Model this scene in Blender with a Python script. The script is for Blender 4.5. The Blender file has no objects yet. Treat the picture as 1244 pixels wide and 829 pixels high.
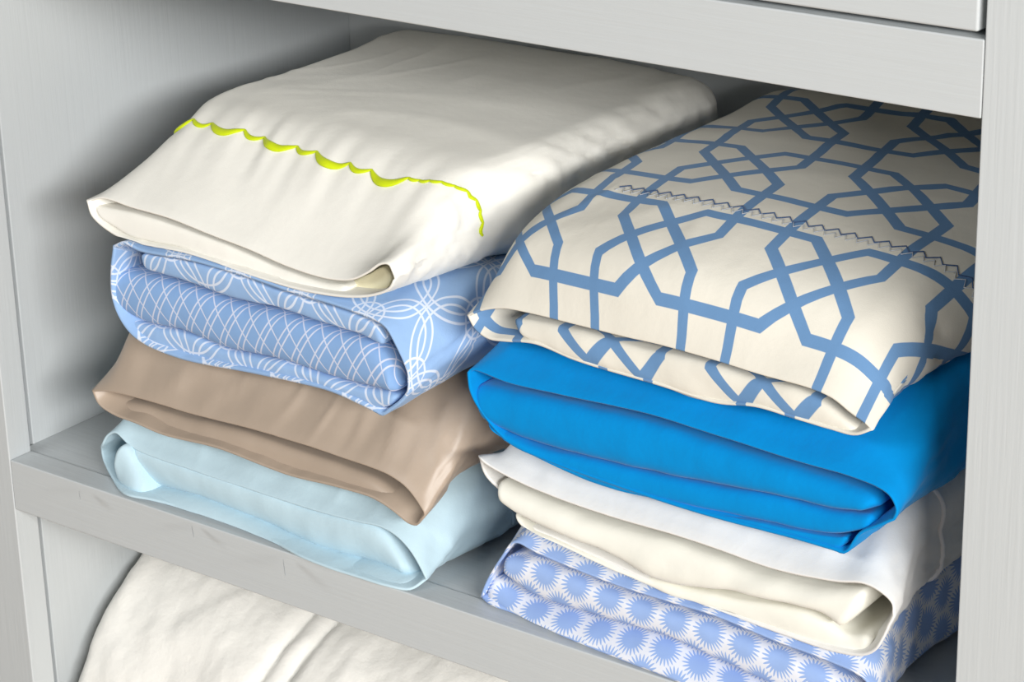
import bpy, math
import numpy as np
from mathutils import Vector, Matrix, noise

# ------------------------------------------------------------------ camera, world, lights, exposure
scene = bpy.context.scene
COL = scene.collection
W, H = 1244, 829
FPX = 3029.276
CX, CY = 622.0, 414.5
CAM = np.array([1.29996, -1.08852, 0.73090])
R = np.array([[0.79800559, -0.2017977, 0.56785979],
              [0.60216905, 0.30463876, -0.73796183],
              [-0.02407307, 0.93084526, 0.36461979]])
cam_data = bpy.data.cameras.new('camera')
cam_data.sensor_fit = 'HORIZONTAL'
cam_data.sensor_width = 36.0
cam_data.lens = FPX * 36.0 / W
cam_data.clip_start = 0.05
cam = bpy.data.objects.new('camera', cam_data)
M4 = Matrix([[*R[0], CAM[0]], [*R[1], CAM[1]], [*R[2], CAM[2]], [0, 0, 0, 1]])
cam.matrix_world = M4
COL.objects.link(cam)
scene.camera = cam

world = bpy.data.worlds.new('world')
scene.world = world
world.use_nodes = True
bg = world.node_tree.nodes['Background']
bg.inputs['Color'].default_value = (1.0, 0.93, 0.84, 1)
bg.inputs['Strength'].default_value = 0.11

def area_light(name, loc, target, size, power, color):
    d = bpy.data.lights.new(name, 'AREA')
    d.shape = 'RECTANGLE'
    d.size, d.size_y = size
    d.energy = power
    d.color = color
    o = bpy.data.objects.new(name, d)
    o.location = loc
    v = Vector(target) - Vector(loc)
    o.rotation_euler = v.to_track_quat('-Z', 'Y').to_euler()
    COL.objects.link(o)
    return o
area_light('window_light', (4.35, -2.5, 1.50), (0.30, 0.1, 0.20), (2.6, 0.55), 285, (1.0, 0.985, 0.965))
area_light('front_fill_light', (-0.3, -3.1, 1.85), (0.40, 0.1, 0.20), (1.8, 0.6), 40, (0.955, 0.985, 1.0))  # added fill from the front left, brightens the front faces

scene.view_settings.view_transform = 'Standard'
scene.view_settings.look = 'None'
scene.view_settings.exposure = 0.0
scene.view_settings.gamma = 1.0
scene.view_settings.use_curve_mapping = False

# ------------------------------------------------------------------ geometry helpers
def at(px, py, y):
    """point of the plane at depth y that the photo shows at px, py (never below the shelf)"""
    r = R @ np.array([px - CX, -(py - CY), -FPX])
    p = CAM + r * ((y - CAM[1]) / r[1])
    if p[2] < 0.0015 and py < 900 and y < 0.3:
        p = CAM + r * ((0.0015 - CAM[2]) / r[2])
    return p

def link_mesh(name, verts, faces, mat, parent=None, smooth=True, uvs=None):
    me = bpy.data.meshes.new(name)
    me.from_pydata([tuple(v) for v in verts], [], faces)
    me.update()
    if uvs is not None:
        ul = me.uv_layers.new(name='uv')
        li = np.zeros(len(me.loops), dtype=np.int64)
        me.loops.foreach_get('vertex_index', li)
        ul.data.foreach_set('uv', np.asarray(uvs)[li].astype(np.float32).ravel())
    if smooth:
        me.polygons.foreach_set('use_smooth', [True] * len(me.polygons))
    me.materials.append(mat)
    o = bpy.data.objects.new(name, me)
    COL.objects.link(o)
    if parent: o.parent = parent
    return o

def thing(name, label, cat, loc, group=None):
    o = bpy.data.objects.new(name, None)
    o.empty_display_size = 0.03
    o.location = loc
    COL.objects.link(o)
    o['label'] = label; o['category'] = cat
    if group: o['group'] = group
    return o

def adopt(part, root):
    part.parent = root
    part.matrix_parent_inverse = Matrix.Translation(-root.location)

def box(name, a, b, mat, parent=None, bevel=0.0012, kind=None):
    x0, y0, z0 = a; x1, y1, z1 = b
    v = [(x0,y0,z0),(x1,y0,z0),(x1,y1,z0),(x0,y1,z0),(x0,y0,z1),(x1,y0,z1),(x1,y1,z1),(x0,y1,z1)]
    f = [(0,3,2,1),(4,5,6,7),(0,1,5,4),(1,2,6,5),(2,3,7,6),(3,0,4,7)]
    o = link_mesh(name, v, f, mat, smooth=False)
    if bevel:
        m = o.modifiers.new('bevel', 'BEVEL'); m.width = bevel; m.segments = 3
        m.harden_normals = True
    if parent is not None: adopt(o, parent)
    if kind: o['kind'] = kind
    return o

def catmull(P, n):
    """n points spaced evenly along the spline through P"""
    P = np.asarray(P, float)
    Q = np.vstack([2*P[0]-P[1], P, 2*P[-1]-P[-2]])
    out = []
    for i in range(1, len(Q)-2):
        p0, p1, p2, p3 = Q[i-1:i+3]
        d0 = max(np.linalg.norm(p1-p0), 1e-6)**.5; d1 = max(np.linalg.norm(p2-p1), 1e-6)**.5; d2 = max(np.linalg.norm(p3-p2), 1e-6)**.5
        t0 = 0; t1 = d0; t2 = t1+d1; t3 = t2+d2
        for t in np.linspace(t1, t2, 12, endpoint=False):
            A1 = (t1-t)/(t1-t0)*p0+(t-t0)/(t1-t0)*p1
            A2 = (t2-t)/(t2-t1)*p1+(t-t1)/(t2-t1)*p2
            A3 = (t3-t)/(t3-t2)*p2+(t-t2)/(t3-t2)*p3
            B1 = (t2-t)/(t2-t0)*A1+(t-t0)/(t2-t0)*A2
            B2 = (t3-t)/(t3-t1)*A2+(t-t1)/(t3-t1)*A3
            out.append((t2-t)/(t2-t1)*B1+(t-t1)/(t2-t1)*B2)
    out.append(P[-1])
    out = np.array(out)
    return resample(out, n)

def resample(P, n):
    s = np.concatenate([[0], np.cumsum(np.linalg.norm(np.diff(P, axis=0), axis=1))])
    t = np.linspace(0, s[-1], n)
    return np.stack([np.interp(t, s, P[:, k]) for k in range(3)], 1)

def trace(pts, y0, y1=None):
    """list of (px, py[, y]) -> world points, y running from y0 to y1"""
    if y1 is None: y1 = y0
    out = []
    for i, p in enumerate(pts):
        t = (p[0]-pts[0][0])/((pts[-1][0]-pts[0][0]) or 1)
        y = p[2] if len(p) > 2 else y0+(y1-y0)*t
        out.append(at(p[0], p[1], y))
    return out

BOX = {}       # x0, x1, z0, z1 of each bundle's stuffed body
NH = 130      # samples over each half of a loop
def body_ring(y, x0, x1, z0, z1, rt=0.02, rb=0.02, puff=0.0, skew=0.0, bow=0.0):
    """rounded cross-section of a stuffed case: left middle, over the top to right middle, back underneath"""
    h = z1-z0
    rt = min(rt, h*.6); rb = min(rb, h-rt-0.001)
    zm = z0+rb+(h-rt-rb)*.5
    def arc(cx, cz, r, a0, a1, n=10):
        return [(cx+r*math.cos(a), cz+r*math.sin(a)) for a in np.linspace(a0, a1, n)]
    top = [(x0, zm)]+arc(x0+rt, z1-rt, rt, math.pi, math.pi/2)+[(x, z1) for x in np.linspace(x0+rt, x1-rt, 12)[1:-1]]+arc(x1-rt, z1-rt, rt, math.pi/2, 0)+[(x1, zm)]
    bot = [(x1, zm)]+arc(x1-rb, z0+rb, rb, 0, -math.pi/2)+arc(x0+rb, z0+rb, rb, -math.pi/2, -math.pi)+[(x0, zm)]
    xc = (x0+x1)/2; hw = (x1-x0)/2
    def P(l, pf):
        return resample(np.array([(x, y+skew*(x-xc)-bow*(1-((x-xc)/hw)**2), z+pf*(1-((x-xc)/hw)**2)) for x, z in l]), NH+1)
    T = P(top, puff); B = P(bot, 0)
    return np.vstack([T, B[1:-1]])       # 2*NH points

def lip_ring(top, bot):
    T = catmull(top, NH+1); B = catmull(bot[::-1], NH+1)
    T[-1] = B[0] = (T[-1]+B[0])/2; T[0] = B[-1] = (T[0]+B[-1])/2
    return np.vstack([T, B[1:-1]])

def spline_rings(rings, seg=0.006):
    """Catmull-Rom through the rings, one sub-ring about every seg metres"""
    rings = [np.asarray(r) for r in rings]
    n = len(rings); d = [np.mean(np.linalg.norm(rings[i+1]-rings[i], axis=1)) for i in range(n-1)]
    tt = np.concatenate([[0], np.cumsum(np.maximum(d, 1e-5)**.6)])
    def tangent(i):
        if i == 0: return (rings[1]-rings[0])/(tt[1]-tt[0])
        if i == n-1: return (rings[-1]-rings[-2])/(tt[-1]-tt[-2])
        a = (rings[i]-rings[i-1])/(tt[i]-tt[i-1]); b = (rings[i+1]-rings[i])/(tt[i+1]-tt[i])
        wa = tt[i+1]-tt[i]; wb = tt[i]-tt[i-1]
        return (a*wa+b*wb)/(wa+wb)
    out = []
    for i in range(n-1):
        k = max(2, int(round(d[i]/seg))); h = tt[i+1]-tt[i]
        m0, m1 = tangent(i)*h, tangent(i+1)*h
        for s in np.arange(k)/k:
            h00 = 2*s**3-3*s**2+1; h10 = s**3-2*s**2+s; h01 = -2*s**3+3*s**2; h11 = s**3-s**2
            out.append(h00*rings[i]+h10*m0+h01*rings[i+1]+h11*m1)
    out.append(rings[-1])
    return np.array(out)

def grid_normals(G):
    du = np.roll(G, -1, 1)-np.roll(G, 1, 1)
    dv = np.gradient(G, axis=0)
    n = np.cross(du, dv)
    l = np.linalg.norm(n, axis=2, keepdims=True); l[l == 0] = 1
    return n/l

def fold_noise(u, v, seed):
    return noise.noise(Vector((u, v, seed)))

class Case:
    """a pillowcase: open hem at the front, closed stuffed body behind"""
    def __init__(self, name, lip, rings, mat, root, wr=0.0016, wfreq=(22, 9), gather=0.0, gfreq=60, seed=1.0, hem=0.0016, crease=(.0011, 16, 10), usk=0.0, front=0.0):
        G = spline_rings([lip]+rings)
        c = G.copy()
        dv = np.linalg.norm(np.diff(G, axis=0), axis=2)
        V = np.vstack([np.zeros((1, G.shape[1])), np.cumsum(dv, 0)])
        ref = G[min(14, len(G)-3)]
        du = np.linalg.norm(np.diff(np.vstack([ref, ref[:1]]), axis=0), axis=1)
        U = np.concatenate([[0], np.cumsum(du)])
        U0 = U[:-1]-U[NH//2]             # u = 0 on the middle of the top
        N = grid_normals(G)
        # folds and puckers of the cloth
        nv, nu = G.shape[:2]
        D = np.zeros((nv, nu))
        per = U[-1]
        for j in range(nu):
            ang = 2*math.pi*j/nu
            for i in range(nv-3):
                v = V[i, j]; u = U0[j]
                a = min(1, v/0.02+.15)
                d = wr*a*(fold_noise(u*wfreq[0], v*wfreq[1], seed)+.5*fold_noise(u*wfreq[0]*2.3+3, v*wfreq[1]*2.1, seed+4))
                if gather:
                    # gathers run down the sides, across the depth
                    s = max(N[i, j, 0], 0)
                    g1 = fold_noise(v*gfreq*.55+2*fold_noise(v*8, G[i, j, 2]*30, seed+31), G[i, j, 2]*12, seed+9)
                    g2 = fold_noise(v*gfreq*1.1, G[i, j, 2]*25, seed+2)
                    d -= gather*s*a*(max(0, 1-abs(g1)*5)**1.5+.5*max(0, 1-abs(g2)*5)**1.5-.3*g2)
                if crease and v > .004:
                    q = fold_noise(u*crease[1]+3*fold_noise(v*9, u*4, seed+20), v*crease[2], seed+12)
                    d += crease[0]*min(1, v/.02)*(1-min(1, abs(q)*4.5))**2
                if front:
                    f = math.exp(-((v-front)/0.03)**2)
                    d += 0.0022*f*fold_noise(u*75+v*18, v*9, seed+6)
                D[i, j] = d
        G = G+N*D[..., None]
        self.G, self.V, self.U, self.N = G, V, U0, grid_normals(G)
        # hem: turn the lip inwards and give the cloth its thickness
        lipc = G[0].mean(0)
        inn = []
        cen = G[0].copy()
        nxt = G[2]
        back = (nxt-G[0]); back /= np.linalg.norm(back, axis=1, keepdims=True)
        nin = -self.N[1]
        half = hem/2
        r1 = G[0]-back*half+nin*half*.3
        r2 = G[0]-back*half+nin*hem*.9
        r3 = G[0]+back*half*.6+nin*hem*1.15
        r4 = G[3]+(-self.N[3])*hem*1.2
        r5 = G[8]+(-self.N[8])*hem*1.6
        allr = [r5, r4, r3, r2, r1]+list(G)
        vv = [[-.05]*nu, [-.02]*nu, [-.004]*nu, [-.003]*nu, [-.0015]*nu]+list(V)
        A = np.array(allr); nr = len(A)
        A[..., 2] = np.maximum(A[..., 2], .0008)
        verts = A.reshape(-1, 3)
        # wrap with a doubled seam column so the uv does not run backwards
        uv = np.zeros((nr, nu, 2))
        uv[..., 0] = U0[None, :]+usk*np.array(vv)
        uv[..., 1] = np.array(vv)
        faces = []
        for i in range(nr-1):
            for j in range(nu):
                k = (j+1) % nu
                faces.append((i*nu+j, i*nu+k, (i+1)*nu+k, (i+1)*nu+j))
        cen_i = len(verts)
        verts = np.vstack([verts, A[-1].mean(0)[None]])
        uvf = np.vstack([uv.reshape(-1, 2), [[0, .4]]])
        for j in range(nu):
            faces.append(((nr-1)*nu+j, (nr-1)*nu+(j+1) % nu, cen_i))
        self.obj = link_mesh(name, verts, faces, mat, uvs=uvf)
        adopt(self.obj, root)
        self.root = root
    def on(self, j, v, lift=0.0):
        """point on the cloth in column j (float) at distance v from the hem"""
        j0 = int(math.floor(j)) % self.G.shape[1]; f = j-math.floor(j); j1 = (j0+1) % self.G.shape[1]
        def one(jj):
            col = self.V[:, jj]
            i = int(np.searchsorted(col, v))-1; i = max(0, min(i, len(col)-2))
            t = (v-col[i])/max(col[i+1]-col[i], 1e-9)
            return self.G[i, jj]*(1-t)+self.G[i+1, jj]*t, self.N[i, jj]*(1-t)+self.N[i+1, jj]*t
        p0, n0 = one(j0); p1, n1 = one(j1)
        n = n0*(1-f)+n1*f
        n = n/max(np.linalg.norm(n), 1e-9)
        return p0*(1-f)+p1*f+n*lift, n

def tube(name, pts, r, mat, root, nseg=8, flat=1.0, normals=None, label=None):
    P = np.asarray(pts); n = len(P)
    T = np.gradient(P, axis=0); T /= np.maximum(np.linalg.norm(T, axis=1, keepdims=True), 1e-9)
    if normals is None: normals = np.tile([0, 0, 1.0], (n, 1))
    Nn = np.asarray(normals); B = np.cross(T, Nn); B /= np.maximum(np.linalg.norm(B, axis=1, keepdims=True), 1e-9)
    Nn = np.cross(B, T)
    rr = np.full(n, r) if np.isscalar(r) else np.asarray(r)
    verts = []; faces = []
    for i in range(n):
        for k in range(nseg):
            a = 2*math.pi*k/nseg
            verts.append(P[i]+rr[i]*(math.cos(a)*B[i]+flat*math.sin(a)*Nn[i]))
    for i in range(n-1):
        for k in range(nseg):
            l = (k+1) % nseg
            faces.append((i*nseg+k, i*nseg+l, (i+1)*nseg+l, (i+1)*nseg+k))
    faces.append(tuple(range(nseg))[::-1]); faces.append(tuple((n-1)*nseg+k for k in range(nseg)))
    o = link_mesh(name, verts, faces, mat)
    adopt(o, root)
    if label: o['label'] = label
    return o

def slab(name, top, bot, mat, root, bulge=0.008, depth=0.07, wr=0.0010, wf=(20, 30), seed=3.0, ends=(0.006, 0.006), back=0.0, label=None, uoff=0.0, voff=0.0):
    """one fold of a folded sheet: a rounded front between its upper and lower crease"""
    n = 110
    T = catmull(top, n); B = catmull(bot, n)
    s = np.concatenate([[0], np.cumsum(np.linalg.norm(np.diff(T, axis=0), axis=1))])
    L = s[-1]
    na = 18
    rows = []; uvs = []
    for i in range(n):
        # round the two ends off
        e = 1.0
        if ends[0] and s[i] < ends[0]*1.0: e = math.sqrt(max(0, 1-(1-s[i]/ends[0])**2))
        if ends[1] and L-s[i] < ends[1]: e = min(e, math.sqrt(max(0, 1-(1-(L-s[i])/ends[1])**2)))
        e = max(e, .12)
        c = (T[i]+B[i])/2; hv = (T[i]-B[i])/2*e
        h = max(np.linalg.norm(hv), 1e-4)
        bl = min(bulge, h*1.6)*e
        row = []; uv = []
        row.append(c+hv+np.array([0, depth, 0])); uv.append((s[i]+uoff, -depth+voff))
        row.append(c+hv+np.array([0, depth*.5, 0])); uv.append((s[i]+uoff, -depth*.5+voff))
        row.append(c+hv+np.array([0, .03, 0])); uv.append((s[i]+uoff, -.03+voff))
        row.append(c+hv+np.array([0, .010, 0])); uv.append((s[i]+uoff, -.01+voff))
        prev = row[-1]; acc = 0.0
        for k in range(na+1):
            a = math.pi/2-math.pi*k/na
            sx = math.copysign(abs(math.sin(a))**.85, math.sin(a))
            p = c+hv*sx-np.array([0, bl*abs(math.cos(a))**.7, 0])
            nn = np.array([0, -math.cos(a), math.sin(a)])
            d = wr*(fold_noise(s[i]*wf[0], p[2]*wf[1], seed)+.5*fold_noise(s[i]*wf[0]*2.7, p[2]*wf[1]*2, seed+5))*e
            p = p+nn*d
            acc += np.linalg.norm(p-prev); prev = p
            row.append(p); uv.append((s[i]+uoff, acc+voff))
        for q in (.010, .03, depth*.5, depth):
            row.append(c-hv+np.array([0, q, 0])); uv.append((s[i]+uoff, acc+q+voff))
        rows.append(row); uvs.append(uv)
    A = np.array(rows); m = A.shape[1]
    x0, x1, z0, z1 = BOX[root.name]
    t = np.clip((A[:, :, 1]-.035)/.03, 0, 1)
    A[:, :, 2] = A[:, :, 2]*(1-t)+t*np.clip(A[:, :, 2], z0+.009, z1-.009)
    A[:, :, 0] = A[:, :, 0]*(1-t)+t*np.clip(A[:, :, 0], x0+.012, x1-.012)
    A[:, :, 2] = np.maximum(A[:, :, 2], .0022)
    faces = []
    for i in range(n-1):
        for k in range(m):
            l = (k+1) % m
            faces.append((i*m+k, i*m+l, (i+1)*m+l, (i+1)*m+k))
    faces.append(tuple(range(m))[::-1]); faces.append(tuple((n-1)*m+k for k in range(m)))
    o = link_mesh(name, A.reshape(-1, 3), faces, mat, uvs=np.array(uvs).reshape(-1, 2))
    adopt(o, root)
    if label: o['label'] = label
    return o

# ------------------------------------------------------------------ materials
def srgb(r, g, b):
    f = lambda c: (c/255/12.92) if c/255 <= .04045 else ((c/255+.055)/1.055)**2.4
    return (f(r), f(g), f(b), 1.0)

class NT:
    def __init__(self, name, rough=0.8, sheen=0.0, spec=0.3):
        self.m = bpy.data.materials.new(name); self.m.use_nodes = True
        self.t = self.m.node_tree; self.p = self.t.nodes['Principled BSDF']
        self.p.inputs['Roughness'].default_value = rough
        self.p.inputs['Specular IOR Level'].default_value = spec
        if sheen:
            self.p.inputs['Sheen Weight'].default_value = sheen
            self.p.inputs['Sheen Roughness'].default_value = .4
    def n(self, typ, **kw):
        x = self.t.nodes.new(typ)
        for k, v in kw.items(): setattr(x, k, v)
        return x
    def val(self, s, v):
        if isinstance(v, (int, float)): s.default_value = v
        else: self.t.links.new(v, s)
    def op(self, o, a, b=None, c=None, clamp=False):
        x = self.n('ShaderNodeMath', operation=o); x.use_clamp = clamp
        self.val(x.inputs[0], a)
        if b is not None: self.val(x.inputs[1], b)
        if c is not None: self.val(x.inputs[2], c)
        return x.outputs[0]
    def uv(self):
        t = self.n('ShaderNodeUVMap'); t.uv_map = 'uv'
        s = self.n('ShaderNodeSeparateXYZ'); self.t.links.new(t.outputs[0], s.inputs[0])
        return s.outputs[0], s.outputs[1], t.outputs[0]
    def mix(self, f, a, b):
        x = self.n('ShaderNodeMix', data_type='RGBA'); self.val(x.inputs[0], f)
        for s, v in ((x.inputs[6], a), (x.inputs[7], b)):
            if isinstance(v, tuple): s.default_value = v
            else: self.t.links.new(v, s)
        return x.outputs[2]
    def base(self, c):
        if isinstance(c, tuple): self.p.inputs['Base Color'].default_value = c
        else: self.t.links.new(c, self.p.inputs['Base Color'])
    def noise(self, vec, scale, detail=2, rough=.5):
        x = self.n('ShaderNodeTexNoise'); x.inputs['Scale'].default_value = scale
        x.inputs['Detail'].default_value = detail; x.inputs['Roughness'].default_value = rough
        self.t.links.new(vec, x.inputs['Vector'])
        return x.outputs[0]
    def bump(self, h, strength, dist=0.001, prev=None):
        b = self.n('ShaderNodeBump'); b.inputs['Strength'].default_value = strength; b.inputs['Distance'].default_value = dist
        self.t.links.new(h, b.inputs['Height'])
        if prev is not None: self.t.links.new(prev, b.inputs['Normal'])
        self.t.links.new(b.outputs[0], self.p.inputs['Normal'])
        return b.outputs[0]
    def obj(self, scale=(1, 1, 1)):
        t = self.n('ShaderNodeTexCoord'); m = self.n('ShaderNodeMapping'); m.inputs['Scale'].default_value = scale
        self.t.links.new(t.outputs['Object'], m.inputs[0]); return m.outputs[0]
    def weave(self, vec, strength=.25, crinkle=.3, cs=60):
        a = self.noise(vec, cs, 3, .55)
        b1 = self.bump(a, crinkle, .002)
        f = self.noise(vec, 1500, 1)
        return self.bump(f, strength, .0003, b1)

def line_mask(nt, d, w, soft=.0004):
    """1 where distance d is below w"""
    x = nt.op('SUBTRACT', w, d); x = nt.op('DIVIDE', x, soft)
    return nt.op('ADD', x, .5, clamp=True)

def cell(nt, x, P, off):
    """distance folded into a cell of width P centred on off"""
    a = nt.op('ADD', x, -off+P/2); a = nt.op('FLOORED_MODULO', a, P); a = nt.op('SUBTRACT', a, P/2)
    return a

def plain(name, col, rough=.85, sheen=.15, spec=.2, crinkle=.3, weave=.25, cs=60):
    nt = NT(name, rough, sheen, spec); nt.base(srgb(*col))
    nt.weave(nt.obj(), weave, crinkle, cs)
    return nt.m

def paint_mat(name, col, axis):
    nt = NT(name, .42, 0, .4); nt.base(srgb(*col))
    sc = {'z': (90, 90, 3), 'x': (3, 90, 90)}[axis]
    a = nt.noise(nt.obj(sc), 3.0, 3, .6)
    b = nt.bump(a, .35, .0007)
    c = nt.noise(nt.obj(), 22, 2)
    nt.bump(c, .12, .002, b)
    return nt.m

PAINT = (197, 202, 204)
M_pz = paint_mat('grey_white_paint_upright', PAINT, 'z')
M_px = paint_mat('grey_white_paint_crosswise', PAINT, 'x')
M_white = plain('white_percale', (242, 240, 232), sheen=.1, crinkle=.22)
M_cream_in = plain('cream_lining', (244, 238, 206))
M_taupe = plain('taupe_sateen', (178, 161, 144), rough=.40, spec=.45, crinkle=.12, weave=.1)
M_pale = plain('pale_blue_cotton', (193, 218, 229), crinkle=.3)
M_bright = plain('bright_blue_cotton', (0, 140, 212), rough=.9, crinkle=.35, spec=.1)
M_offw = plain('offwhite_cotton', (236, 235, 232), crinkle=.25)
M_ivory = plain('ivory_cotton', (240, 239, 229), crinkle=.25)
M_lime = plain('lime_embroidery_thread', (205, 222, 20), rough=.6, crinkle=.1, weave=.8)
M_stitch = plain('slate_blue_thread', (70, 95, 135), rough=.7)
M_grey_thread = plain('pale_grey_thread', (200, 205, 212), rough=.7)
M_piping_w = plain('white_piping', (240, 240, 240), rough=.7)
M_blueband = plain('light_blue_band_thread', (150, 170, 205), rough=.8)

def trellis_mat():
    nt = NT('cream_cotton_with_blue_trellis', .85, .1, .2)
    u, v, vec = nt.uv()
    P, p, q, w = 0.1065, 0.0355, 0.0190, 0.0037
    x = nt.op('ABSOLUTE', cell(nt, u, P, 0.088)); y = nt.op('ABSOLUTE', cell(nt, nt.op('MULTIPLY', v, P/.112), P, 0.0590))
    a = nt.op('MAXIMUM', x, y); b = nt.op('MINIMUM', x, y)
    # A: 45 degree line from (q,0) to (p,p-q)
    dA = nt.op('MULTIPLY', nt.op('ABSOLUTE', nt.op('SUBTRACT', nt.op('SUBTRACT', a, b), q)), .7071)
    dA = nt.op('MAXIMUM', dA, nt.op('SUBTRACT', a, p))
    # B: a = p for b in p-q .. p
    dB = nt.op('ABSOLUTE', nt.op('SUBTRACT', a, p))
    dB = nt.op('MAXIMUM', dB, nt.op('SUBTRACT', p-q+w*.586, b))
    # C: b = p, a > p
    dC = nt.op('ABSOLUTE', nt.op('SUBTRACT', b, p))
    # D: a + b = q
    dD = nt.op('MULTIPLY', nt.op('ABSOLUTE', nt.op('SUBTRACT', nt.op('ADD', a, b), q)), .7071)
    d = nt.op('MINIMUM', nt.op('MINIMUM', dA, dB), nt.op('MINIMUM', dC, dD))
    m = line_mask(nt, d, w)
    nt.base(nt.mix(m, srgb(230, 226, 214), srgb(106, 145, 188)))
    nt.weave(nt.obj(), .25, .25)
    return nt.m
M_trellis = trellis_mat()

def ring_mat():
    nt = NT('blue_cotton_with_white_rings', .85, .1, .2)
    u, v, vec = nt.uv()
    masks = []
    for (P, ou, ov, rs) in ((0.062, 0, 0, (.030, .0245)), (0.062, .031, .031, (.030, .0245)), (0.062, .031, 0, (.0125,))):
        x = cell(nt, u, P, ou); y = cell(nt, v, P, ov)
        r = nt.op('SQRT', nt.op('ADD', nt.op('MULTIPLY', x, x), nt.op('MULTIPLY', y, y)))
        for R0 in rs:
            masks.append(line_mask(nt, nt.op('ABSOLUTE', nt.op('SUBTRACT', r, R0)), .00075))
    m = masks[0]
    for k in masks[1:]: m = nt.op('MAXIMUM', m, k)
    nt.base(nt.mix(nt.op('MULTIPLY', m, .85), srgb(150, 183, 224), srgb(226, 233, 246)))
    nt.weave(nt.obj(), .25, .4)
    return nt.m
def cross_mat():
    nt = NT('blue_cotton_with_white_crosshatch', .85, .1, .2)
    u, v, vec = nt.uv()
    m = None
    for k, (su, sv, off) in enumerate(((1, .55, 0), (1, .55, .0050), (1, -.95, 0))):
        s = nt.op('ADD', nt.op('MULTIPLY', u, su), nt.op('MULTIPLY', v, sv))
        d = nt.op('ABSOLUTE', cell(nt, s, .0165, off))
        k2 = line_mask(nt, d, .00065)
        m = k2 if m is None else nt.op('MAXIMUM', m, k2)
    nt.base(nt.mix(nt.op('MULTIPLY', m, .8), srgb(136, 172, 218), srgb(224, 226, 240)))
    nt.weave(nt.obj(), .25, .3)
    return nt.m
M_ring = ring_mat(); M_cross = cross_mat()

def dahlia_mat():
    nt = NT('white_cotton_with_blue_medallions', .85, .1, .2)
    u, v, vec = nt.uv()
    m = None
    Px, Py = .0245, .0390
    for ou, ov in ((0, 0), (Px/2, Py/2)):
        x = cell(nt, u, Px, ou); y = cell(nt, v, Py, ov)
        r = nt.op('SQRT', nt.op('ADD', nt.op('MULTIPLY', x, x), nt.op('MULTIPLY', y, y)))
        th = nt.op('ARCTAN2', y, x)
        w = nt.op('COSINE', nt.op('MULTIPLY', th, 24))
        edge = nt.op('ADD', nt.op('MULTIPLY', w, .0024), .0092)
        k = line_mask(nt, r, edge, .0008)
        m = k if m is None else nt.op('MAXIMUM', m, k)
    nt.base(nt.mix(nt.op('MULTIPLY', m, .88), srgb(232, 235, 244), srgb(140, 174, 230)))
    nt.weave(nt.obj(), .25, .3)
    return nt.m
M_dahlia = dahlia_mat()

def quilt_mat():
    nt = NT('white_quilted_cotton', .9, .2, .15); nt.base(srgb(240, 238, 232))
    c = nt.obj()
    a = nt.noise(c, 45, 4, .6); b = nt.bump(a, .3, .003)
    nt.bump(nt.noise(c, 160, 2), .3, .0015, b)
    return nt.m
M_quilt = quilt_mat()
M_wall = plain('room_wall_paint', (222, 222, 218), rough=.9, sheen=0, crinkle=.05)
def floor_mat():
    nt = NT('oak_floor', .5, 0, .4)
    b = nt.n('ShaderNodeTexBrick'); b.inputs['Scale'].default_value = 1.0
    b.inputs['Color1'].default_value = srgb(176, 150, 120); b.inputs['Color2'].default_value = srgb(160, 134, 104)
    b.inputs['Mortar'].default_value = srgb(110, 90, 70); b.inputs['Mortar Size'].default_value = .002
    b.inputs['Brick Width'].default_value = 1.2; b.inputs['Row Height'].default_value = .12
    nt.t.links.new(nt.obj(), b.inputs['Vector']); nt.base(b.outputs[0])
    return nt.m
M_floor = floor_mat()

# ------------------------------------------------------------------ the room and the cabinet
box('floor', (-2.5, -4.0, -0.62), (3.5, 0.62, -0.58), M_floor, bevel=0, kind='structure')
box('wall_back', (-2.5, 0.50, -0.58), (3.5, 0.62, 2.0), M_wall, bevel=0, kind='structure')

cab = thing('linen_cabinet', 'pale grey painted wooden cabinet with open shelves under a drawer', 'cabinet', (0.38, 0.22, -0.58))
WX = 0.76
SP, SW = 0.012, 0.075
box('stile', (-SW, 0, -0.58), (0, 0.021, 0.60), M_pz, cab, .0010)
box('stile', (WX, 0, -0.58), (WX+SW, 0.021, 0.60), M_pz, cab, .0010)
box('rail', (0.0002, 0.0002, 0.376), (WX-.0002, 0.021, 0.4165), M_px, cab, .0010)
box('rail', (0.0002, 0.0002, -0.0395), (WX-.0002, 0.021, 0.0), M_px, cab, .0010)
box('rail', (0.0002, 0.0002, 0.565), (WX-.0002, 0.021, 0.60), M_px, cab, .0010)
box('rail', (0.0002, 0.0002, -0.58), (WX-.0002, 0.021, -0.44), M_px, cab, .0010)
box('shelf', (-SP, 0.0218, -0.021), (WX+SP, 0.41, -0.0024), M_px, cab, .0006)
box('shelf', (-SP, 0.0212, 0.3785), (WX+SP, 0.41, 0.398), M_px, cab, .0006)
box('shelf', (-SP, 0.0212, -0.465), (WX+SP, 0.41, -0.445), M_px, cab, .0006)
box('side_panel', (-SP-.02, 0.0340, -0.58), (-SP, 0.41, 0.60), M_pz, cab, .0010)
box('shade_recess_strip', (-SP-.03, 0.0212, -0.58), (-SP-.008, 0.0338, 0.60), M_pz, cab, .0004)  # recess added behind the stile so this strip reads as shade
box('side_panel', (WX+SP, 0.0212, -0.58), (WX+SP+.02, 0.41, 0.60), M_pz, cab, .0004)
box('back_panel', (-SP-.02, 0.4102, -0.58), (WX+SP+.02, 0.425, 0.60), M_pz, cab, .0004)
box('top_board', (-SW-.01, -0.012, 0.6002), (WX+SW+.01, 0.44, 0.625), M_px, cab, .002)
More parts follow.
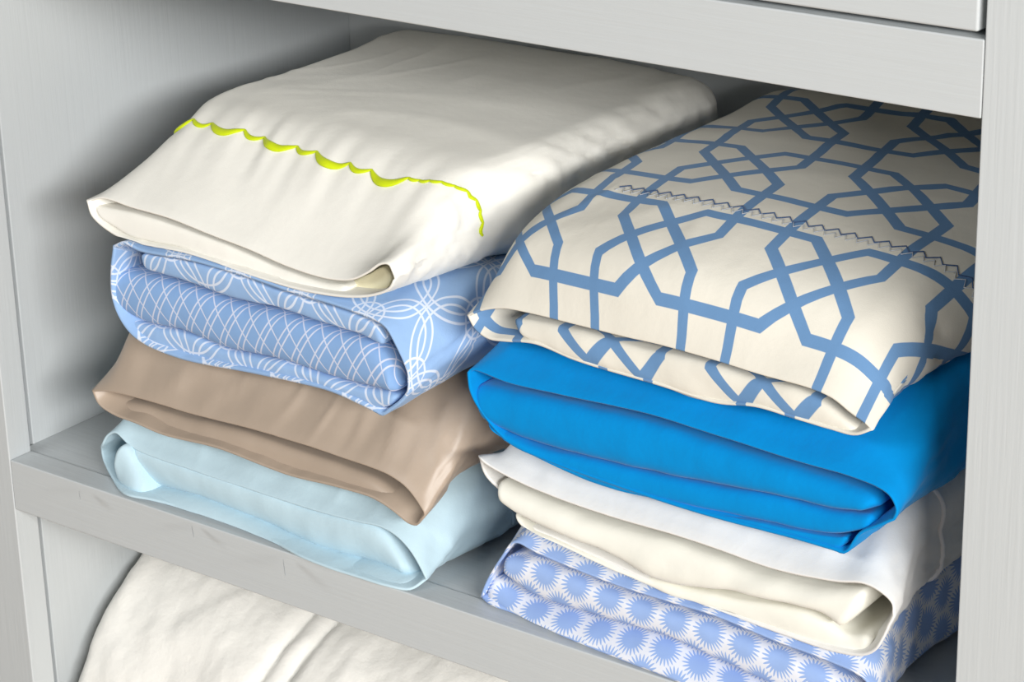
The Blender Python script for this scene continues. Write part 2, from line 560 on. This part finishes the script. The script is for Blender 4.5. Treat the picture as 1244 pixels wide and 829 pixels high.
def paint_drip(px, py, ln, lean):
    pts = [at(px+lean*t, py+ln*t, 0.0)+np.array([0, -.0001, 0]) for t in np.linspace(0, 1, 10)]
    tube('paint_drip', pts, np.array([.0003, .0007, .0009, .0009, .0008, .0009,   .0011, .0012, .0010, .0004])*1.25, M_pz, cab, nseg=8, flat=.13, normals=np.tile([0, -1.0, 0], (10, 1)))
paint_drip(96, 597, 12, 2); paint_drip(233, 640, 14, 3); paint_drip(344, 680, 22, 3)
dr = box('drawer', (0.0035, 0.0006, 0.4195), (WX-.0042, 0.020, 0.562), M_px, cab, .0016)
db = box('drawer_box', (0.012, 0.0202, 0.423), (WX-.012, 0.39, 0.55), M_px, None, .001)
db.parent = dr; db.matrix_parent_inverse = dr.matrix_parent_inverse

# ------------------------------------------------------------------ the comforter in the bay below
def comforter():
    root = thing('comforter', 'thick white quilted comforter folded on the lower shelf', 'comforter', (0.38, 0.2, -0.4448))
    def build(name, x0, x1, yc, zc, ry, rz, seed, seam):
        nx, na = 260, 200
        V = []; F = []
        for i in range(nx):
            t = i/(nx-1); x = x0+(x1-x0)*t
            e = min(1, math.sqrt(max(0.0, 1-(1-min(t, .03)/.03)**2))*.3+.7); e = min(e, math.sqrt(max(0.0, 1-(1-min(1-t, .03)/.03)**2))*.3+.7)
            for k in range(na):
                a = 2*math.pi*k/na; ca, sa = math.cos(a), math.sin(a)
                sy, sz = ca, sa*(1 if sa > 0 else .6)
                d = 0
                for s0 in seam:
                    d -= .0075*(math.exp(-abs((x-s0-.02*sa+.011)/.006))+math.exp(-abs((x-s0-.02*sa-.011)/.006)))
                d += .004*fold_noise(x*14, a*2.2, seed)+.0022*fold_noise(x*40, a*5, seed+1)+.0012*fold_noise(x*90, a*15, seed+2)
                V.append((x, yc+(ry*e+d)*sy, max(zc+(rz*(.55+.45*e)+d)*sz, -0.4435)))
        for i in range(nx-1):
            for k in range(na):
                l = (k+1) % na
                F.append((i*na+k, i*na+l, (i+1)*na+l, (i+1)*na+k))
        F.append(tuple(range(na))[::-1]); F.append(tuple((nx-1)*na+k for k in range(na)))
        o = link_mesh(name, V, F, M_quilt); adopt(o, root); return o
    build('folded_layer', -0.0075, .764, .213, -.250, .191, .150, 2.0, (.17, .36, .55))
    build('folded_layer', -0.006, .764, .220, -.392, .165, .052, 7.0, (.2, .4, .6))
comforter()

# ------------------------------------------------------------------ the bundles: sheets folded into pillowcases
def body(x0, x1, z0, z1, y0=.06, y1=.35, rt=.022, rb=.018, puff=.004, skew=0.0, first=True, x0b=None, x1b=None, z1b=None):
    x0b = x0 if x0b is None else x0b; x1b = x1 if x1b is None else x1b; z1b = z1 if z1b is None else z1b
    zc = (z0+z1)/2
    rs = []
    for k, y in enumerate(np.linspace(y0, y1, 4)):
        t = k/3
        rs.append(body_ring(y, x0+(x0b-x0)*t, x1+(x1b-x1)*t, z0, z1+(z1b-z1)*t, rt, rb, puff, skew))
    X0, X1, Z1 = x0b, x1b, z1b
    rs.append(body_ring(y1+.014, X0+.006, X1-.006, z0+(Z1-z0)*.12, Z1-(Z1-z0)*.14, rt*.8, rb*.8, puff*.6, skew))
    rs.append(body_ring(y1+.021, X0+.02, X1-.02, zc-(Z1-z0)*.16, zc+(Z1-z0)*.16, .008, .006, 0, skew))
    return rs

def seam(c, name, j0, j1, v, r, mat, n=40, wob=0.0):
    pts, nn = [], []
    for t in np.linspace(0, 1, n):
        p, nr = c.on(j0+(j1-j0)*t, v+wob*math.sin(t*3), r*.35); pts.append(p); nn.append(nr)
    return tube(name, pts, r, mat, c.root, normals=nn)

GL = 'bundles in the left stack'
GR = 'bundles in the right stack'

def settle(upper, lower, yfrom=.016):
    """rest the upper bundle on the lower one wherever its underside would sink in"""
    st = .003; X0, Y0 = -.02, -.05; nx, ny = 280, 160
    Hm = np.full((nx, ny), -1.0)
    for o in lower.children:
        if o.type != 'MESH': continue
        c = np.array([v.co for v in o.data.vertices])
        ix = np.clip(((c[:, 0]-X0)/st).astype(int), 0, nx-1); iy = np.clip(((c[:, 1]-Y0)/st).astype(int), 0, ny-1)
        np.maximum.at(Hm, (ix, iy), c[:, 2])
    E = Hm.copy()
    for dx in (-2, -1, 0, 1, 2):
        for dy in (-2, -1, 0, 1, 2):
            E = np.maximum(E, np.roll(np.roll(Hm, dx, 0), dy, 1))
    for o in upper.children:
        if o.type != 'MESH': continue
        c = np.array([v.co for v in o.data.vertices])
        ix = np.clip(((c[:, 0]-X0)/st).astype(int), 0, nx-1); iy = np.clip(((c[:, 1]-Y0)/st).astype(int), 0, ny-1)
        h = E[ix, iy]
        w = np.clip((c[:, 1]-yfrom+.012)/.012, 0, 1)
        need = np.maximum(h+.0012-c[:, 2], 0)*w
        need[(c[:, 2] < h-.03)] = 0
        c[:, 2] += need
        o.data.vertices.foreach_set('co', c.ravel()); o.data.update()

# --- left stack, lowest: pale blue
def bundle_pale():
    root = thing('sheet_bundle', 'pale blue cotton sheet bundle at the bottom of the left stack', 'bedding', (.23, .19, 0), GL)
    BOX[root.name] = (0.078, 0.377, 0.001, 0.066)
    top = trace([(123,541),(130,528),(141,524),(161,542),(232,569),(316,597),(384,619),(435,632),(462,638),(480,648),(498,666),(512,688),(520,704)], .020, .010)
    bot = trace([(123,541),(125,556),(137,582),(154,602),(185,609),(225,619),(270,633),(320,652),(367,678),(400,691),(440,704),(470,713),(500,717),(520,704)], .026, .012)
    c = Case('pillowcase', lip_ring(top, bot), body(.078, .377, .001, .066, y0=.075, rt=.02, rb=.012), M_pale, root, seed=1.7, gather=.002)
    t1 = trace([(163,536),(232,562),(316,590),(384,612),(435,626),(470,640),(492,668),(505,690)], .026, .018)
    b1 = trace([(191,586),(249,600),(316,626),(384,656),(420,670),(452,677),(488,688),(510,697)], .030, .022)
    slab('folded_sheet', t1, b1, M_pale, root, bulge=.010, seed=2.1, wr=.0012)
    t2 = trace([(186,590),(249,605),(316,632),(384,662),(420,676),(452,683),(488,694),(508,703)], .022, .014)
    b2 = trace([(190,606),(225,617),(300,642),(367,672),(400,686),(440,700),(470,708),(500,712)], .026, .012)
    slab('folded_sheet', t2, b2, M_pale, root, bulge=.007, seed=5.1)
    t3 = trace([(147,538),(158,540),(172,560),(190,584)], .018, .022)
    b3 = trace([(143,560),(150,585),(170,596),(192,598)], .018, .022)
    slab('folded_corner', t3, b3, M_pale, root, bulge=.008, seed=6.2)
    seam(c, 'side_seam', NH*.86, NH*1.06, .105, .0012, M_pale)
    return root
b_pale = bundle_pale()

# --- left stack, second: taupe
def bundle_taupe():
    root = thing('sheet_bundle', 'taupe satin sheet bundle above the pale blue one', 'bedding', (.235, .19, .0665), GL)
    BOX[root.name] = (0.088, 0.395, 0.068, 0.134)
    top = trace([(112,473),(130,474),(164,481),(232,501),(300,518),(367,538),(418,555),(450,566),(475,577),(495,592),(510,612),(517,625),(512,634)], .012, .006)
    bot = trace([(112,473),(120,490),(137,503),(165,514),(198,528),(266,545),(350,577),(418,594),(455,606),(480,622),(498,636),(508,638),(512,634)], .014, .008)
    c = Case('pillowcase', lip_ring(top, bot), body(.088, .395, .068, .131, y0=.065, rt=.018, rb=.02, puff=.003), M_taupe, root, seed=4.2, crease=(.0016, 20, 5), wr=.0022, wfreq=(26, 7), gather=.003, gfreq=40)
    t1 = trace([(140,484),(170,488),(232,506),(300,523),(367,545),(418,562),(470,585),(500,612),(508,628)], .030, .020)
    b1 = trace([(142,503),(165,512),(198,526),(266,543),(350,575),(418,592),(455,604),(480,619),(500,633)], .024, .016)
    slab('folded_sheet', t1, b1, M_taupe, root, bulge=.006, seed=2.6)
    seam(c, 'side_seam', NH*.80, NH*1.2, .095, .0012, M_taupe)
    return root
b_taupe = bundle_taupe()
settle(b_taupe, b_pale)

# --- left stack, third: blue with white rings
def bundle_ring():
    root = thing('sheet_bundle', 'blue sheet bundle patterned with thin white interlaced rings, under the lime-trimmed one', 'bedding', (.245, .19, .134), GL)
    BOX[root.name] = (0.108, 0.393, 0.136, 0.2)
    top = trace([(138,298),(152,293),(171,302),(232,313),(300,333),(350,350),(400,365),(440,379),(469,394),(483,418),(493,440),(498,455),(498,478)], .012, .004)
    bot = trace([(138,298),(135,330),(138,365),(150,392),(168,412),(215,434),(316,455),(401,475),(438,491),(460,502),(466,505),(474,500),(488,490),(498,478)], .012, .004)
    c = Case('pillowcase', lip_ring(top, bot), body(.108, .393, .136, .193, y0=.06, rt=.02, rb=.02), M_ring, root, seed=8.2, wr=.0014, gather=.002, hem=.0022)
    cuff_t = trace([(170,306),(232,318),(300,338),(350,355),(400,370),(440,384),(466,399)], .016, .010)
    cuff_b = trace([(176,327),(232,342),(283,360),(350,377),(418,399),(445,408),(472,420)], .016, .010)
    slab('turned_cuff', cuff_t, cuff_b, M_ring, root, bulge=.003, seed=1.1)
    t1 = trace([(146,325),(178,331),(232,345),(283,363),(350,379),(418,401),(460,415),(480,432),(490,452)], .026, .014)
    b1 = trace([(150,368),(181,388),(232,400),(283,420),(350,434),(418,458),(455,466),(480,472),(494,474)], .024, .012)
    slab('folded_sheet', t1, b1, M_cross, root, bulge=.012, seed=3.3, wr=.0008)
    t2 = trace([(160,383),(181,392),(232,404),(283,424),(350,438),(418,462),(455,470),(492,478)], .020, .010)
    b2 = trace([(166,402),(215,428),(316,450),(401,469),(440,484),(463,494),(484,489)], .020, .010)
    slab('folded_sheet', t2, b2, M_ring, root, bulge=.006, seed=9.3, wr=.0014)
    return root
b_ring = bundle_ring()
settle(b_ring, b_taupe)

# --- left stack, top: white with lime scallops
def bundle_lime():
    root = thing('sheet_bundle', 'white sheet bundle with lime green scalloped trim on top of the left stack', 'bedding', (.24, .19, .2), GL)
    BOX[root.name] = (0.1, 0.388, 0.196, 0.262)
    top = trace([(106,243),(125,239),(160,250),(205,263),(255,283),(300,300),(350,322),(395,336),(425,338),(445,330),(462,319),(474,320),(482,338)], .018, .004)
    bot = trace([(106,243),(112,262),(137,284),(170,297),(230,309),(300,335),(370,354),(425,362),(455,360),(474,352),(482,338)], .016, .002)
    rs = [body_ring(.082, .108, .378, .196, .2565, .022, .02, .003, -.06)]
    rs += body(.100, .388, .194, .262, y0=.125, y1=.335, rt=.020, rb=.022, puff=.003)
    c = Case('pillowcase', lip_ring(top, bot), rs, M_white, root, seed=5.5, wr=.0012, wfreq=(12, 10), gather=.0038, gfreq=100, front=.075, crease=(.0007, 14, 12))
    t1 = trace([(116,249),(160,258),(205,270),(255,289),(300,307),(350,328),(395,342),(425,345)], .022, .014)
    b1 = trace([(122,262),(160,286),(230,303),(300,329),(370,348),(400,353),(425,355)], .018, .012)
    slab('folded_cuff', t1, b1, M_white, root, bulge=.003, seed=2.2)
    t2 = trace([(405,345),(425,342),(448,333),(465,325),(476,330)], .024, .020)
    b2 = trace([(410,354),(430,357),(450,356),(468,351),(477,344)], .022, .018)
    slab('lining', t2, b2, M_cream_in, root, bulge=.002, seed=2.9, label='cream lining inside the mouth of the case')
    # scalloped embroidery
    pts, nn, rr = [], [], []
    j0, j1 = NH*.03, NH*1.02
    arcs = [1.7, 1.0]*4+[1.7]+[.42]*9
    tot = sum(arcs); k = 0; acc = 0
    n = 420
    for i in range(n):
        t = i/(n-1)*tot
        while k < len(arcs)-1 and t > acc+arcs[k]: acc += arcs[k]; k += 1
        f = (t-acc)/arcs[k]
        big = arcs[k] > 1.5; tiny = arcs[k] < .5
        amp = .0068 if big else (.0012 if tiny else .0042)
        s = 1-(2*f-1)**2
        j = j0+(j1-j0)*i/(n-1)
        p, q = c.on(j, .080-amp*s, .0006); pts.append(p); nn.append(q)
        rr.append(.0009+.0024*s*(1 if big else (.25 if tiny else .5)))
    tube('scalloped_embroidery', pts, rr, M_lime, root, nseg=8, flat=.45, normals=nn, label='lime green scalloped embroidery')
    return root
b_lime = bundle_lime()
settle(b_lime, b_ring)

# --- right stack, lowest: blue medallions
def bundle_dahlia():
    root = thing('sheet_bundle', 'white sheet bundle printed with light blue medallions at the bottom of the right stack', 'bedding', (.56, .19, 0), GR)
    BOX[root.name] = (0.425, 0.692, 0.001, 0.06)
    top = trace([(584,724),(590,708),(608,678),(626,657),(650,668),(679,681),(748,708),(820,731),(864,744),(943,777),(1000,798),(1050,822),(1062,838),(1064,858)], .018, .006)
    bot = trace([(584,724),(597,735),(626,746),(679,771),(748,799),(820,827),(880,850),(960,880),(1030,905),(1058,895),(1064,858)], .024, .006)
    c = Case('pillowcase', lip_ring(top, bot), body(.425, .692, .001, .060, y0=.07, rt=.016, rb=.014), M_dahlia, root, seed=3.9, gather=.0015)
    t1 = trace([(617,672),(650,676),(679,688),(748,714),(820,738),(864,752),(943,784),(1000,806),(1045,830)], .024, .014)
    b1 = trace([(616,690),(651,718),(714,739),(760,752),(820,770),(853,786),(943,826),(1000,850),(1050,872)], .024, .014)
    slab('folded_sheet', t1, b1, M_dahlia, root, bulge=.010, seed=6.6)
    t2 = trace([(603,694),(651,722),(714,743),(760,756),(820,774),(853,790),(943,830),(1000,854),(1050,876)], .030, .016)
    b2 = trace([(594,722),(626,742),(679,767),(748,795),(820,823),(880,846),(960,876),(1030,900),(1052,890)], .028, .014)
    slab('folded_sheet', t2, b2, M_dahlia, root, bulge=.008, seed=7.9, voff=.017, uoff=.006)
    return root
b_dahlia = bundle_dahlia()

# --- right stack, second: white over ivory
def bundle_white():
    root = thing('sheet_bundle', 'plain white sheet bundle with ivory folds, under the bright blue one', 'bedding', (.57, .19, .06), GR)
    BOX[root.name] = (0.425, 0.705, 0.061, 0.124)
    top = trace([(582,553),(592,562),(623,580),(679,604),(750,628),(820,648),(871,665),(943,690),(1014,704),(1050,707),(1072,718),(1086,732),(1088,748)], .014, .006)
    bot = trace([(582,553),(590,578),(623,612),(636,636),(679,657),(748,688),(820,722),(871,743),(943,768),(1014,792),(1050,797),(1066,790),(1080,765),(1088,748)], .022, .006)
    c = Case('pillowcase', lip_ring(top, bot), body(.425, .705, .061, .124, y0=.065, rt=.018, rb=.02), M_offw, root, seed=2.9, gather=.002, wr=.0018)
    t1 = trace([(608,580),(623,587),(679,611),(750,635),(820,655),(871,672),(943,696),(1014,709),(1048,712),(1064,716)], .026, .016)
    b1 = trace([(612,602),(640,622),(679,640),(750,672),(800,700),(850,712),(907,719),(960,730),(1000,741),(1032,764)], .022, .012)
    slab('folded_sheet', t1, b1, M_ivory, root, bulge=.010, seed=4.6, wr=.0016)
    t2 = trace([(626,617),(650,640),(679,652),(748,682),(820,708),(871,720),(943,733),(1000,748),(1032,768),(1060,768)], .022, .016)
    b2 = trace([(632,635),(655,646),(685,660),(748,690),(820,722),(871,738),(943,762),(1014,786),(1045,792),(1062,785)], .020, .014)
    slab('folded_sheet', t2, b2, M_ivory, root, bulge=.005, seed=6.1, wr=.0012)
    seam(c, 'side_seam', NH*.84, NH*1.22, .085, .0016, M_piping_w)
    return root
b_white = bundle_white()
settle(b_white, b_dahlia)

# --- right stack, third: bright blue
def bundle_bright():
    root = thing('sheet_bundle', 'bright blue cotton sheet bundle beneath the trellis-patterned one', 'bedding', (.57, .19, .124), GR)
    BOX[root.name] = (0.418, 0.715, 0.131, 0.190)
    top = trace([(568,452),(574,447),(618,463),(685,478),(786,500),(888,532),(970,558),(1032,576),(1068,590),(1084,602),(1092,620),(1088,632)], .014, .004)
    bot = trace([(568,452),(571,475),(584,500),(617,537),(668,561),(753,592),(854,625),(970,656),(1014,669),(1028,673),(1046,650),(1070,640),(1088,632)], .012, .004)
    c = Case('pillowcase', lip_ring(top, bot), body(.418, .718, .131, .203, y0=.080, rt=.018, rb=.02), M_bright, root, seed=7.4, gather=.002)
    t1 = trace([(580,462),(618,470),(685,485),(786,507),(888,539),(970,565),(1032,583),(1064,596),(1078,610)], .024, .014)
    b1 = trace([(590,504),(620,520),(651,534),(719,551),(803,571),(888,588),(943,596),(1014,614),(1062,618)], .020, .012)
    slab('folded_sheet', t1, b1, M_bright, root, bulge=.010, seed=1.9)
    t2 = trace([(592,508),(620,524),(651,538),(719,555),(803,575),(888,592),(943,600),(1014,618),(1068,622)], .018, .012)
    b2 = trace([(600,520),(634,541),(719,581),(820,608),(921,629),(970,640),(1014,646),(1040,644),(1064,640)], .016, .010)
    slab('folded_sheet', t2, b2, M_bright, root, bulge=.006, seed=8.9)
    t3 = trace([(606,526),(634,544),(719,584),(820,611),(921,632),(970,643),(1014,650),(1036,650)], .014, .008)
    b3 = trace([(612,531),(668,557),(753,588),(854,621),(970,652),(1008,664),(1024,668)], .014, .008)
    slab('folded_sheet', t3, b3, M_bright, root, bulge=.003, seed=3.8)
    return root
b_bright = bundle_bright()
settle(b_bright, b_white)

# --- right stack, top: cream with blue trellis
def bundle_trellis():
    root = thing('sheet_bundle', 'cream sheet bundle with blue trellis pattern on top of the right stack', 'bedding', (.58, .19, .187), GR)
    BOX[root.name] = (0.42, 0.735, 0.205, 0.250)
    top = trace([(568,382),(585,375),(612,373),(640,378),(700,393),(760,408),(800,417),(865,435),(920,452),(985,470),(1012,482),(1035,500),(1052,512),(1062,522)], .016, .002)
    bot = trace([(568,382),(578,400),(595,412),(615,415),(650,418),(700,438),(800,468),(870,490),(920,495),(960,507),(1010,522),(1040,529),(1062,522)], .016, .002)
    rs = [body_ring(.046, .421, .702, .192, .237, .026, .020, .010, 0, .020),
          body_ring(.088, .417, .716, .203, .252, .032, .020, .013, 0, .012)]
    rs += body(.415, .732, .207, .256, y0=.150, y1=.345, rt=.034, rb=.020, puff=.015)
    c = Case('pillowcase', lip_ring(top, bot), rs, M_trellis, root, seed=9.5, gather=.003, wr=.0014, wfreq=(14, 9), usk=.18, crease=(.0009, 12, 12))
    t1 = trace([(624,381),(650,385),(700,400),(760,414),(800,424),(865,441),(920,458),(985,476),(1012,490),(1035,506)], .022, .010)
    b1 = trace([(634,408),(655,416),(700,435),(800,465),(870,487),(920,492),(960,503),(1010,518),(1030,522),(1050,524)], .018, .008)
    slab('folded_sheet', t1, b1, M_trellis, root, bulge=.006, seed=4.4, wr=.0016, uoff=.012, voff=.03)
    # faggoting along the hem
    def zig(v0, amp, per, r, mat, name, lab, ja=NH*.22, jb=NH*1.02):
        pts, nn = [], []
        n = int((jb-ja)/per)
        for i in range(n):
            for s in (0, 1):
                p, q = c.on(ja+(jb-ja)*(i+.5*s)/n, v0+(amp if s else -amp), .0005); pts.append(p); nn.append(q)
        tube(name, pts, r, mat, root, nseg=5, normals=nn, flat=.6, label=lab)
    zig(.108, .0026, 2.6, .00045, M_grey_thread, 'hemstitching', 'pale grey ladder hemstitching')
    zig(.1125, .0026, 3.9, .00058, M_stitch, 'hemstitching', 'slate blue zigzag hemstitching')
    return root
b_trellis = bundle_trellis()
settle(b_trellis, b_bright)
